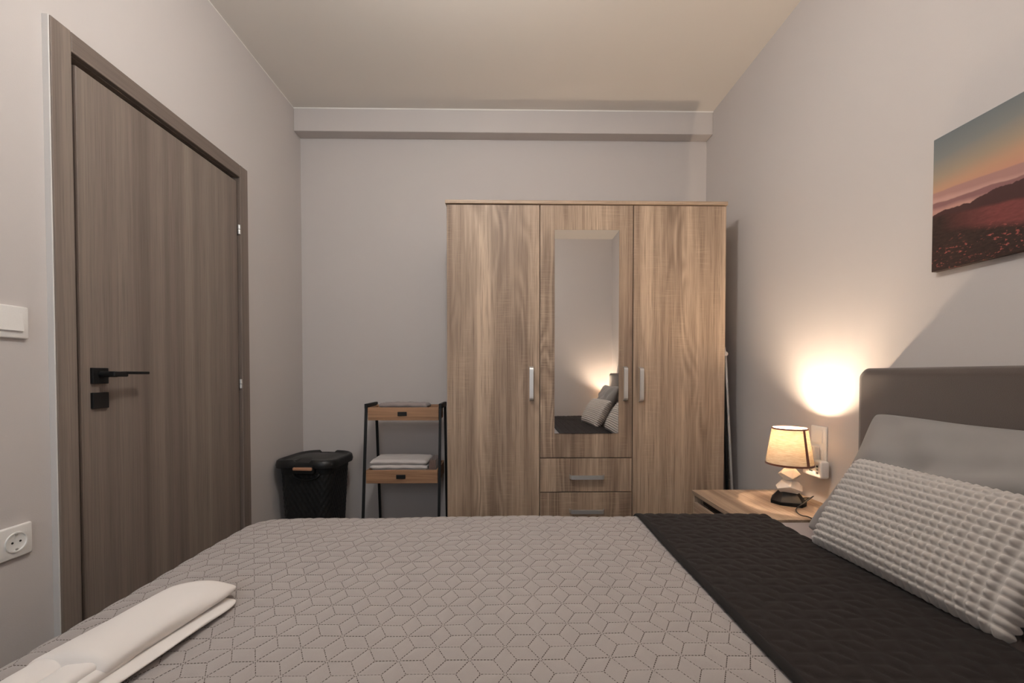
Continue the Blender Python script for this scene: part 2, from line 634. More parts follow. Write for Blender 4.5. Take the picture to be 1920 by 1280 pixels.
o = mesh_np('body', V, F, m_black_plastic)
o.parent = bk_root
lid = B()
R = []
for hx, hy, r, z in ((0.152, 0.150, 0.07, 0.560), (0.173, 0.172, 0.085, 0.568), (0.176, 0.175, 0.087, 0.584), (0.172, 0.170, 0.085, 0.606),
                     (0.164, 0.161, 0.08, 0.612), (0.154, 0.150, 0.075, 0.610), (0.145, 0.140, 0.07, 0.602), (0.10, 0.09, 0.05, 0.606), (0.04, 0.04, 0.03, 0.608)):
    P, _ = resample(rrect(hx, hy, r), 96)
    rr = []
    for x, y in P:
        zz = z
        # shallow finger dips at front and back
        if abs(x) < 0.047 and z > 0.57 and abs(y) > 0.12:
            zz = z - 0.012
        rr.append((x, y, zz + 0.010 * (1 - (x / 0.19) ** 2)))
    R.append(rr)
lid.rings(R)
lid_o = lid.build('lid', mat_plain('black_lid_plastic', (0.013, 0.013, 0.013, 1), 0.42, 0, 0.4, 0.1, 500), bk_root, local=True, angle=50)
gx = 0.022
B().box((gx - 0.055, -0.187, 0.548), (gx + 0.055, -0.150, 0.592), 0.006).build('latch', m_black_plastic, lid_o, local=True, angle=40)
B().box((gx - 0.052, -0.197, 0.569), (gx + 0.052, -0.178, 0.586), 0.004).build('grip', m_copper, lid_o, local=True, angle=40)
R = []
for t in np.linspace(-1, 1, 15):
    zz = 0.545 - 0.035 * math.sqrt(max(0, 1 - t * t))
    R.append((gx + t * 0.075, zz))
hb_ = B()
pts = [(x, -0.1535, z) for x, z in R]
hb_.tube(pts, 0.006, 8)
hb_.build('hand_hole_rim', m_black_plastic, bk_root, local=True, smooth=True)

# ================================================================== ladder shelf
lr = thing('ladder_shelf', 'black metal ladder shelf with two light wooden trays', 'shelf', (-0.585, 2.64, 0))
m_bamboo = mat_sonoma('honey_bamboo', 'x', 0.95)
bn = bpy.data.materials['honey_bamboo']
m_b2 = M('honey_wood', rough=0.5, spec=0.35)
v = m_b2.coords((2, 60, 60), 5)
nn = m_b2.noise(v, 1.0, 4, 0.6, 0.4)
m_b2.base(m_b2.ramp(nn, [(0.3, srgb(140, 104, 78)), (0.7, srgb(190, 148, 114))]))
m_b2.bump(nn, 0.1, 0.0005)
m_b2 = m_b2.m
SX0, SX1 = -0.796, -0.372
TF, TB = 2.500, 2.690         # front and back of the legs at the top
BF, BB = 2.40, 2.785          # at the floor
ZT = 0.915


def leg_y(front, z):
    s = 1 - z / ZT
    return TF + (BF - TF) * s if front else TB + (BB - TB) * s


for x in (SX0, SX1):
    for fr_ in (True, False):
        B().bar((x, leg_y(fr_, 0), 0.0), (x, leg_y(fr_, ZT), ZT), 0.014, 0.012, (1, 0, 0)).build('leg', m_black_metal, lr)
    B().box((x - 0.009, TF - 0.008, ZT - 0.022), (x + 0.009, TB + 0.008, ZT + 0.006), 0.002).build('side_rail', m_black_metal, lr)
for z0, z1 in ((0.826, 0.900), (0.473, 0.548)):
    y0 = leg_y(True, z1) - 0.006
    y1 = leg_y(False, z1) - 0.012
    xa, xb = SX0 + 0.010, SX1 - 0.010
    tray = B().box((xa, y0, z0), (xb, y0 + 0.012, z1), 0.0015).build('tray', m_b2, lr)
    B().box((xa, y1 - 0.012, z0), (xb, y1, z1 + 0.006), 0.0015).build('back_board', m_b2, tray)
    B().box((xa, y0 + 0.012, z0), (xa + 0.010, y1 - 0.012, z1), 0.0015).build('side_board', m_b2, tray)
    B().box((xb - 0.010, y0 + 0.012, z0), (xb, y1 - 0.012, z1), 0.0015).build('side_board', m_b2, tray)
    B().box((xa + 0.010, y0 + 0.012, z0 + 0.004), (xb - 0.010, y1 - 0.012, z0 + 0.014)).build('tray_base', m_b2, tray)
    xm = (xa + xb) / 2 - 0.005
    h_ = B().box((xm - 0.026, y0 - 0.006, (z0 + z1) / 2 - 0.011), (xm + 0.026, y0 + 0.001, (z0 + z1) / 2 + 0.012), 0.002).build('pull_plate', m_black_metal, tray)


def folded_towel(name, label, x0, x1, y0, y1, z0, z1, layers, mat, sag=0.0, group=None):
    root = thing(name, label, 'towel', ((x0 + x1) / 2, (y0 + y1) / 2, z0), group)
    h = (z1 - z0) / layers
    for k in range(layers):
        j = random.uniform(-0.004, 0.004)
        nx, ny, nr = 26, 20, 0
        # rounded slab with soft noise
        t = bmesh.new()
        bmesh.ops.create_grid(t, x_segments=28, y_segments=18, size=0.5)
        P = {}
        for v in t.verts:
            P[v] = (v.co.x * 2, v.co.y * 2)
        r = bmesh.ops.extrude_face_region(t, geom=list(t.faces))
        top = [g for g in r['geom'] if isinstance(g, bmesh.types.BMVert)]
        topset = set(top)
        for v in t.verts:
            u, w = v.co.x * 2, v.co.y * 2
            e = max(abs(u), abs(w))
            rnd = max(0.0, (max(abs(u), abs(w)) - 0.93) / 0.07)
            x = (x0 + x1) / 2 + j + u * (x1 - x0) / 2 * (1 + 0.012 * math.sin(5 * w + k))
            y = (y0 + y1) / 2 + w * (y1 - y0) / 2
            zc = z0 + (k + 0.5) * h
            hh = h * 0.5 * (1 - 0.75 * rnd ** 2)
            wob = 0.0022 * math.sin(11 * u + 3 * k) * math.sin(7 * w + k) - sag * u * u * (k / layers) - 0.3 * sag * (u + 1) * (k / layers)
            z = zc + (hh if v in topset else -hh) + (wob if (v in topset or k > 0) else 0)
            v.co = (x, y, z)
        bb = B()
        bb._merge(t)
        bb.build('fold', mat, root, smooth=True)
    return root


m_towel_white = mat_fabric('white_terry', srgb(212, 204, 200), 0.95, 420, 0.8)
m_towel_grey = mat_fabric('grey_terry', srgb(158, 146, 142), 0.95, 420, 0.8)
m_towel_brown = mat_fabric('brown_terry', srgb(112, 92, 84), 0.95, 420, 0.8)
folded_towel('towel', 'grey folded towel in the top wooden tray', -0.735, -0.455, 2.530, 2.655, 0.841, 0.925, 3, m_towel_grey, 0.006)
folded_towel('towel', 'white folded towel in the lower wooden tray', -0.772, -0.445, 2.485, 2.690, 0.488, 0.600, 4, m_towel_white, 0.004)
folded_towel('towel', 'small brown towel upright at the right end of the lower tray', -0.438, -0.398, 2.490, 2.680, 0.488, 0.595, 1, m_towel_brown)

# ================================================================== bed
HBX = 1.210                    # front face of the headboard
BY0, BY1 = -0.44, 1.465        # bed sides
FOOT = -0.865
TOP = 0.600
bed = thing('bed', 'wide upholstered bed with a brown-grey headboard', 'bed', (0.2, 0.5, 0))
m_uph = mat_fabric('taupe_upholstery', srgb(88, 75, 68), 0.95, 520, 0.6, 0.1, 0.4)
m_sheet = mat_fabric('mauve_sheet', srgb(168, 155, 152), 0.85, 1400, 0.15, 0.05)
B().box((FOOT + 0.02, BY0 + 0.02, 0.10), (HBX, BY1 - 0.02, 0.36), 0.02, 3).build('base', m_uph, bed, angle=60)
for x in (FOOT + 0.12, HBX - 0.1):
    for y in (BY0 + 0.12, BY1 - 0.12):
        B().lathe([(0.018, 0.0), (0.026, 0.10)], (x, y, 0), 16, True, True).build('leg', m_black_metal, bed, angle=40)
B().box((FOOT + 0.015, BY0 + 0.005, 0.36), (HBX - 0.003, BY1 + 0.012, 0.588), 0.045, 5).build('mattress', m_sheet, bed, smooth=True)
# headboard with soft rounded corners
Pn = []
hy0, hy1, hz1 = -0.475, 1.475, 1.108
def hb_outline(inset, n=8):
    r = 0.035
    P = [(hy0 + inset, 0.0), (hy0 + inset, hz1 - r)]
    for k in range(1, n + 1):
        a = math.pi - math.pi / 2 * k / n
        P.append((hy0 + inset + (r - inset * 0.3) + (r - inset * 0.3) * math.cos(a), hz1 - r + (r - inset) * math.sin(a)))
    Q = [(hy0 + hy1 - y, z) for y, z in reversed(P)]
    return P + Q
R = []
for inset, x in ((0.022, HBX), (0.008, HBX + 0.003), (0.0, HBX + 0.014), (0.0, 1.290), (0.004, 1.294)):
    R.append([(x, y, z) for y, z in hb_outline(inset)])
B().rings(R).build('headboard', m_uph, bed, angle=50)

# ------------------------------------------------------------------ quilt surface: flat cloth wrapped over the bed's rounded edges
QX0, QY0, QY1 = FOOT + 0.052, BY0 + 0.02, BY1 - 0.015
QR, QC = 0.050, 0.055          # edge radius, extra plan-corner radius


def und(x, y):
    return (0.0028 * np.sin(3.1 * x + 1.3 * y) + 0.0022 * np.sin(5.3 * y - 2.2 * x + 1.0) + 0.0016 * np.sin(9.1 * x + 4.0 * y + 2)
            + 0.0010 * np.sin(17 * x - 13 * y))


def wrap(s, t, off):
    """cloth coordinates -> world, with an offset along the surface normal"""
    cx = np.clip(s, QX0 + QC, 9.0)
    cy = np.clip(t, QY0 + QC, QY1 - QC)
    dx, dy = s - cx, t - cy
    d = np.sqrt(dx * dx + dy * dy)
    dd = np.where(d < 1e-9, 1, d)
    nx, ny = dx / dd, dy / dd
    e = np.maximum(d - QC, 0.0)
    a = np.minimum(e / QR, math.pi / 2)
    down = np.maximum(e - QR * math.pi / 2, 0.0)
    rr = np.minimum(d, QC) + QR * np.sin(a)
    fade = np.cos(a)
    x = cx + nx * (rr + off * np.sin(a))
    y = cy + ny * (rr + off * np.sin(a))
    z = TOP - QR * (1 - np.cos(a)) - down + off * np.cos(a) + und(s, t) * fade
    rip = 0.010 * np.minimum(down / 0.2, 1.0) * np.sin((s + t) * 26)
    return x + nx * rip, y + ny * rip, z


ES = 0.0400


def rhomb(s, t):
    """distance to the nearest seam of a tumbling-block pattern"""
    j = t / (ES * math.sqrt(3) / 2)
    i = s / ES - j / 2
    fi, fj = np.floor(i), np.floor(j)
    u, v = i - fi, j - fj
    lowr = (u + v) < 1
    ai, aj = np.where(lowr, fi, fi + 1), np.where(lowr, fj, fj + 1)
    ba = np.where(lowr, 1 - u - v, u + v - 1)
    bb_ = np.where(lowr, u, 1 - v)       # vertex (fi+1, fj)
    bc = np.where(lowr, v, 1 - u)        # vertex (fi, fj+1)
    h = ES * math.sqrt(3) / 2
    big = 9.0
    def cls(p, q):
        return np.mod(p - q, 3)
    d = np.full(s.shape, big)
    for p, q, w in ((ai, aj, ba), (fi + 1, fj, bb_), (fi, fj + 1, bc)):
        d = np.minimum(d, np.where(cls(p, q) == 0, big, w * h))
    return d


def puff(s, t, depth=0.0025):
    return depth * (1 - np.exp(-rhomb(s, t) / 0.0055))


m_quilt = mat_fabric('grey_quilt', srgb(158, 149, 144), 0.95, 700, 0.5, 0.05, 0.3)
m_dark = mat_fabric('charcoal_quilt', srgb(38, 31, 29), 0.95, 700, 0.5, 0.08, 0.06)
m_bind = mat_fabric('dark_binding', srgb(27, 23, 22), 0.9, 900, 0.4, 0.08, 0.05)
m_stitch = mat_plain('brown_thread', srgb(80, 68, 62), 0.9, 0.0, 0.2)
spread = thing('bedspread', 'grey quilted bedspread with its dark side folded back', 'bedspread', (-0.2, 0.5, TOP))
FX0, FX1 = 0.450, 0.888        # dark fold
DROP = 0.30
xs = np.concatenate([np.linspace(QX0 - 0.42, QX0 - 0.06, 24, endpoint=False), np.arange(QX0 - 0.06, FX0 + 0.02, 0.0046)])
ys = np.concatenate([np.linspace(QY0 - 0.40, -0.06, 60, endpoint=False), np.arange(-0.06, QY1 + 0.09, 0.0046), np.linspace(QY1 + 0.095, QY1 + 0.42, 24)])
S, Tt = np.meshgrid(xs, ys, indexing='ij')
X, Y, Zq = wrap(S, Tt, 0.003 + puff(S, Tt))
mesh_np('quilt', np.stack([X, Y, Zq], axis=-1).reshape(-1, 3), grid_faces(len(xs), len(ys)), m_quilt, spread)
xs = np.concatenate([np.arange(FX0, FX1, 0.005), [FX1]])
S, Tt = np.meshgrid(xs, ys, indexing='ij')
X, Y, Zq = wrap(S, Tt, 0.010 + puff(S + 0.013, Tt, 0.0042))
# the fold's rounded nose and its return underneath
nose = []
for k in range(1, 7):
    a = math.pi * k / 6
    x2, y2, z2 = wrap(np.full(len(ys), FX1), ys, np.full(len(ys), 0.0065 + 0.0035 * math.cos(a)))
    nose.append(np.stack([x2 + 0.0045 * math.sin(a), y2, z2], axis=-1))
P = np.concatenate([np.stack([X, Y, Zq], axis=-1), np.array(nose)], axis=0)
# edge over the grey side
x2, y2, z2 = wrap(np.full(len(ys), FX0), ys, np.full(len(ys), 0.002))
P = np.concatenate([np.stack([x2 - 0.001, y2, z2], axis=-1)[None], P], axis=0)
mesh_np('dark_fold', P.reshape(-1, 3), grid_faces(P.shape[0], P.shape[1]), m_dark, spread)
# binding along the fold's free edge
yb = ys[::3]
x2, y2, z2 = wrap(np.full(len(yb), FX0 + 0.008), yb, np.full(len(yb), 0.0125))
R = []
for k in range(10):
    a = 2 * math.pi * k / 10
    ca, sa = 0.0125 * math.cos(a), 0.0042 * math.sin(a)
    xk, yk, zk = wrap(np.full(len(yb), FX0 + 0.006 + ca), yb, np.full(len(yb), 0.0105 + sa))
    R.append(np.stack([xk, yk, zk], axis=-1))
R = np.array(R)
B().rings([[tuple(R[k, i]) for k in range(10)] for i in range(len(yb))]).build('binding', m_bind, spread, smooth=True)
# running stitches along every seam of the grey side
h = ES * math.sqrt(3) / 2
SV, SF = [], []
seg = []
for jj in range(int(-0.1 / h), int((QY1 + 0.05) / h) + 1):
    for ii in range(-80, 80):
        if (ii - jj) % 3:
            continue
        p = (ii * ES + jj * ES / 2, jj * h)
        if p[0] < QX0 - 0.08 or p[0] > FX0 + 0.05:
            continue
        for di, dj in ((1, 0), (0, 1), (-1, 1), (-1, 0), (0, -1), (1, -1)):
            q = (p[0] + di * ES + dj * ES / 2, p[1] + dj * h)
            seg.append((*p, *q))
seg = np.array(seg)
nd = 7
f0 = (np.arange(nd) + 0.14) / nd
f0[0] = 0.5 / nd
f1 = (np.arange(nd) + 0.80) / nd
d = seg[:, 2:] - seg[:, :2]
L_ = np.linalg.norm(d, axis=1, keepdims=True)
nrm = np.stack([-d[:, 1], d[:, 0]], axis=1) / L_
A0 = (seg[:, None, :2] + d[:, None, :] * f0[None, :, None]).reshape(-1, 2)
A1 = (seg[:, None, :2] + d[:, None, :] * f1[None, :, None]).reshape(-1, 2)
N2 = np.repeat(nrm, nd, axis=0)
keep = (np.maximum(A0[:, 0], A1[:, 0]) < FX0 - 0.002)
A0, A1, N2 = A0[keep], A1[keep], N2[keep]
hw = 0.0008
cols = []
for A, sg, off in ((A0, -1, 0.0032), (A1, -1, 0.0032), (A0, 0, 0.0041), (A1, 0, 0.0041), (A0, 1, 0.0032), (A1, 1, 0.0032)):
    q = A + N2 * hw * sg
    cols.append(np.stack(wrap(q[:, 0], q[:, 1], off + puff(q[:, 0], q[:, 1])), axis=-1))
V = np.stack(cols, axis=1).reshape(-1, 3)
k0 = np.arange(len(A0))[:, None] * 6
F = np.concatenate([k0 + np.array([[0, 1, 3, 2]]), k0 + np.array([[2, 3, 5, 4]])])
st = mesh_np('stitching', V, F, m_stitch, spread, smooth=False)
st['kind'] = 'stuff'

# ------------------------------------------------------------------ pillows and cushions
def pillow_arrays(w, h, t, nu, nv, edge=0.35, pinch=0.05, pinchx=None):
    pinchx = pinch if pinchx is None else pinchx
    u = np.linspace(-1, 1, nu)
    v = np.linspace(-1, 1, nv)
    U, Vv = np.meshgrid(u, v, indexing='ij')
    th = t / 2 * (np.maximum(0, 1 - np.abs(U) ** 2.6) * np.maximum(0, 1 - np.abs(Vv) ** 2.6)) ** edge
    Xp = U * w / 2 * (1 - pinchx * (1 - Vv ** 2))
    Yp = Vv * h / 2 * (1 - pinch * (1 - U ** 2))
    cr = np.abs(U) ** 5 * np.abs(Vv) ** 5
    k = 0.25 if pinchx == pinch else 1.0
    Xp, Yp = Xp * (1 - 0.055 * k * cr), Yp * (1 - 0.07 * k * cr)
    return U, Vv, Xp, Yp, th


def place(P, o, ax, ay, az):
    """local (x across, y up, z out) to world"""
    ax, ay, az = (np.array(q, float) / np.linalg.norm(q) for q in (ax, ay, az))
    return np.array(o) + P[..., 0:1] * ax + P[..., 1:2] * ay + P[..., 2:3] * az


def soft_pillow(name, label, w, h, t, o, ax, ay, az, mat, kernel=None, group=None, seed=0, cat='pillow', sag=0.0, wr=0.004):
    nu, nv = (kernel[0] * 7 + 1, kernel[1] * 7 + 1) if kernel else (110, 80)
    U, Vv, Xp, Yp, th = pillow_arrays(w, h, t, nu, nv, 0.36 if kernel else 0.40, 0.03 if kernel else 0.05, 0.03 if kernel else 0.15)
    sheets = []
    for sgn in (1, -1):
        Zp = sgn * th
        X2, Y2 = Xp.copy(), Yp.copy()
        if kernel:
            ku = np.abs(np.sin((U + 1) / 2 * kernel[0] * math.pi))
            kv = np.abs(np.sin((Vv + 1) / 2 * kernel[1] * math.pi))
            rimf = np.minimum(1, (1 - np.maximum(np.abs(U), np.abs(Vv))) / 0.10)
            bmp = 0.0130 * ku ** 1.2 * kv ** 0.8
            Zp = Zp + sgn * bmp * (0.25 + 0.75 * rimf)
            X2 = X2 + np.sign(U) * (np.abs(U) > 0.97) * 0.006 * kv
            Y2 = Y2 + np.sign(Vv) * (np.abs(Vv) > 0.97) * 0.006 * ku
            Zp = np.where(np.maximum(np.abs(U), np.abs(Vv)) > 0.999, 0, Zp)
        else:
            f = (1 - np.abs(U) ** 4) * (1 - np.abs(Vv) ** 4)
            # pulled creases running from the corners and long soft dents
            cr = np.sin(9 * (U + 0.6 * Vv) + seed) * np.exp(-2.2 * (np.abs(U) - 0.9) ** 2) + 0.8 * np.sin(14 * (Vv - 0.35 * U) + 1.7 * seed) * np.exp(-3 * (Vv + 0.1 - 0.4 * U) ** 2)
            cr2 = np.sin(6 * U - 4 * Vv + seed) + 0.6 * np.sin(13 * U + 7 * Vv + 2 * seed)
            Zp = Zp + sgn * f * wr * (cr + 0.6 * cr2)
        Y2 = Y2 - sag * np.cos(U * math.pi / 2) * ((Vv + 1) / 2) ** 2
        sheets.append(np.stack([X2, Y2, Zp], axis=-1))
    Pw = [place(s, o, ax, ay, az) for s in sheets]
    V = np.concatenate([Pw[0].reshape(-1, 3), Pw[1].reshape(-1, 3)])
    n = nu * nv
    F = np.concatenate([grid_faces(nu, nv), grid_faces(nu, nv)[:, ::-1] + n])
    me_o = mesh_np(name, V, F, mat, None)
    bmm = bmesh.new()
    bmm.from_mesh(me_o.data)
    bmesh.ops.remove_doubles(bmm, verts=bmm.verts, dist=0.0002)
    bmesh.ops.recalc_face_normals(bmm, faces=bmm.faces)
    off = Vector(o)
    for v in bmm.verts:
        v.co -= off
    bmm.to_mesh(me_o.data)
    bmm.free()
    me_o.location = off
    me_o.data.polygons.foreach_set('use_smooth', [True] * len(me_o.data.polygons))
    return tag(me_o, label, cat, group)


m_pillow = mat_fabric('grey_satin_pillowcase', srgb(146, 141, 138), 0.62, 1500, 0.12, 0.05, 0.2)
m_corn = mat_fabric('pale_corduroy', srgb(201, 193, 186), 0.95, 900, 0.3, 0.04, 0.35)
lean = math.radians(62)


def lean_axes(deg, yaw=0.0):
    a = math.radians(deg)
    up = Vector((math.cos(a), 0, math.sin(a)))          # goes up and towards the headboard
    out = Vector((-math.sin(a), 0, math.cos(a)))        # faces the foot of the bed
    ax = Vector((0, -1, 0))
    Rz = Matrix.Rotation(math.radians(yaw), 3, 'Z')
    return tuple(Rz @ ax), tuple(Rz @ up), tuple(Rz @ out)


for xc, yc, lab, sd, dg in ((1.088, 1.030, 'large grey pillow against the headboard beside the lit lamp', 0.3, 58),
                            (1.010, 0.170, 'large grey pillow against the headboard, nearer the camera', 2.1, 68)):
    ax, ay, az = lean_axes(dg, 2)
    soft_pillow('pillow', lab, 0.70, 0.45, 0.135, (xc, yc, 0.605 + 0.175), ax, ay, az, m_pillow, None, 'grey bed pillows', sd, sag=0.012, wr=0.011)
for xc, yc, lab, yw in ((0.955, 0.985, 'pale waffle-textured cushion leaning on the grey pillow by the lamp', 1.5),
                        (0.880, 0.380, 'pale waffle-textured cushion leaning on the nearer grey pillow', -6)):
    ax, ay, az = lean_axes(60, yw)
    soft_pillow('cushion', lab, 0.470, 0.270, 0.12, (xc, yc, 0.605 + 0.120), ax, ay, az, m_corn, (26, 15), 'waffle cushions', cat='cushion')

# ------------------------------------------------------------------ rolled white linen on the foot of the bed
roll = thing('rolled_towel', 'rolled white towel lying across the foot of the bed', 'towel', (-0.68, 0.79, TOP + 0.006))
m_roll = mat_fabric('white_cotton', srgb(226, 219, 213), 0.85, 1200, 0.2, 0.03)
m_fl = m_roll


def roll_rings(y0, y1, cx, hx, hz, zc, n=56, m=40, far_round=0.06, near_round=0.015, expo=2.4, seed=0.0, drift=0.0):
    R = []
    for k in range(m + 1):
        s = k / m
        s = 0.5 - 0.5 * math.cos(math.pi * s)
        y = y0 + (y1 - y0) * s
        df = (y1 - y) / far_round
        dn = (y - y0) / near_round
        g = 1.0
        if df < 1:
            g = math.sqrt(max(0.0, 1 - (1 - df) ** 2)) * 0.97 + 0.03
        if dn < 1:
            g = min(g, math.sqrt(max(0.0, 1 - (1 - dn) ** 2)) * 0.8 + 0.2)
        ring = []
        for i in range(n):
            a = 2 * math.pi * i / n
            ca, sa = math.cos(a), math.sin(a)
            x = hx * math.copysign(abs(ca) ** (2 / expo), ca)
            z = hz * math.copysign(abs(sa) ** (2 / expo), sa)
            wv = 1 + 0.028 * math.sin(3 * a + 15 * y + seed) + 0.020 * math.sin(5 * a - 27 * y + seed)
            gz = g
            gx_ = 0.55 + 0.45 * g if g < 1 else 1
            ring.append((cx + drift * s + x * wv * gx_, y + 0.10 * x * (1 if df < 2 else 0) * 0, zc - hz * (1 - gz) * 0.6 + z * wv * gz))
        R.append(ring)
    return R


zb = TOP + 0.006
B().rings(roll_rings(0.655, 0.945, -0.672, 0.062, 0.025, zb + 0.029, seed=0.5, drift=0.045, expo=2.1, far_round=0.07)).build('outer_layer', m_fl, roll, smooth=True)
B().rings(roll_rings(0.645, 0.920, -0.658, 0.066, 0.008, zb + 0.009, seed=2.0, drift=0.040, far_round=0.05)).build('under_layer', m_fl, roll, smooth=True)
for k, (cx, zc, hx, hz, ya) in enumerate(((-0.700, 0.036, 0.026, 0.011, 0.596), (-0.650, 0.034, 0.025, 0.009, 0.606), (-0.678, 0.019, 0.042, 0.009, 0.60), (-0.630, 0.022, 0.014, 0.011, 0.615))):
    B().rings(roll_rings(ya, 0.72, cx, hx, hz, zb + zc, n=36, m=24, seed=k * 1.7, near_round=0.03, far_round=0.02, drift=0.01)).build('inner_fold', m_fl, roll, smooth=True)

# ================================================================== bedside tables and lamps
NT = 0.565
m_cord = mat_plain('dark_cord', (0.02, 0.017, 0.015, 1), 0.35)
m_stone_white = mat_plain('white_ceramic', srgb(235, 228, 220), 0.45)
m_stone_black = mat_plain('black_ceramic', (0.007, 0.006, 0.0055, 1), 0.5, 0.0, 0.2)
m_trim = mat_fabric('brown_trim', srgb(120, 72, 52), 0.9, 900, 0.3)

sm = M('linen_shade', rough=0.9)
sv = sm.coords((1, 1, 1))
sn = sm.noise(sm.coords((40, 40, 260)), 1.0, 3, 0.6)
scol = sm.ramp(sn, [(0.3, srgb(222, 204, 178)), (0.7, srgb(248, 238, 220))])
dif = sm.n('ShaderNodeBsdfDiffuse'); tl = sm.n('ShaderNodeBsdfTranslucent'); mx = sm.n('ShaderNodeMixShader')
sm.l(scol, dif.inputs['Color']); sm.l(scol, tl.inputs['Color'])
mx.inputs[0].default_value = 0.36
sm.l(dif.outputs[0], mx.inputs[1]); sm.l(tl.outputs[0], mx.inputs[2])
sm.l(mx.outputs[0], sm.nt.nodes['Material Output'].inputs['Surface'])
m_shade = sm.m
m_bulb = mat_emit('warm_bulb', (1.0, 0.77, 0.56), BULB)


def nightstand(y0, y1, label):
    x0, x1 = 0.847, 1.293
    r = thing('nightstand', label, 'nightstand', ((x0 + x1) / 2, (y0 + y1) / 2, 0), 'bedside tables')
    B().box((x0, y0, NT - 0.018), (x1, y1, NT), 0.0012).build('top', m_oak_y, r)
    b = B()
    b.box((x0 + 0.004, y0 + 0.002, 0.0), (x1, y0 + 0.018, NT - 0.018)).box((x0 + 0.004, y1 - 0.018, 0.0), (x1, y1 - 0.002, NT - 0.018))
    b.box((x1 - 0.008, y0 + 0.018, 0.02), (x1, y1 - 0.018, NT - 0.018)).box((x0 + 0.03, y0 + 0.018, 0.03), (x1 - 0.008, y1 - 0.018, 0.046))
    b.build('body', m_oak, r)
    B().box((x0 + 0.045, y0 + 0.018, NT - 0.06), (x0 + 0.06, y1 - 0.018, NT - 0.018)).build('grip_recess', m_cardcore, r)
    for z0, z1 in ((0.300, NT - 0.050), (0.045, 0.292)):
        B().box((x0, y0 + 0.0195, z0), (x0 + 0.016, y1 - 0.0195, z1), 0.0012).build('drawer', m_oak_y, r)
    return r


def stone(c, w, d, h, seed, n=11):
    rnd = random.Random(seed)
    P = []
    for k in range(5):
        a = 2 * math.pi * k / 5 + rnd.uniform(-0.25, 0.25)
        P.append((c[0] + math.cos(a) * w / 2 * 0.62, c[1] + math.sin(a) * d / 2 * 0.62, c[2]))
    for k in range(5):
        a = 2 * math.pi * (k + 0.5) / 5 + rnd.uniform(-0.2, 0.2)
        P.append((c[0] + math.cos(a) * w / 2, c[1] + math.sin(a) * d / 2, c[2] + h * rnd.uniform(0.38, 0.62)))
    for k in range(4):
        a = 2 * math.pi * k / 4 + rnd.uniform(-0.3, 0.3)
        P.append((c[0] + math.cos(a) * w / 2 * 0.55, c[1] + math.sin(a) * d / 2 * 0.55, c[2] + h))
    return P


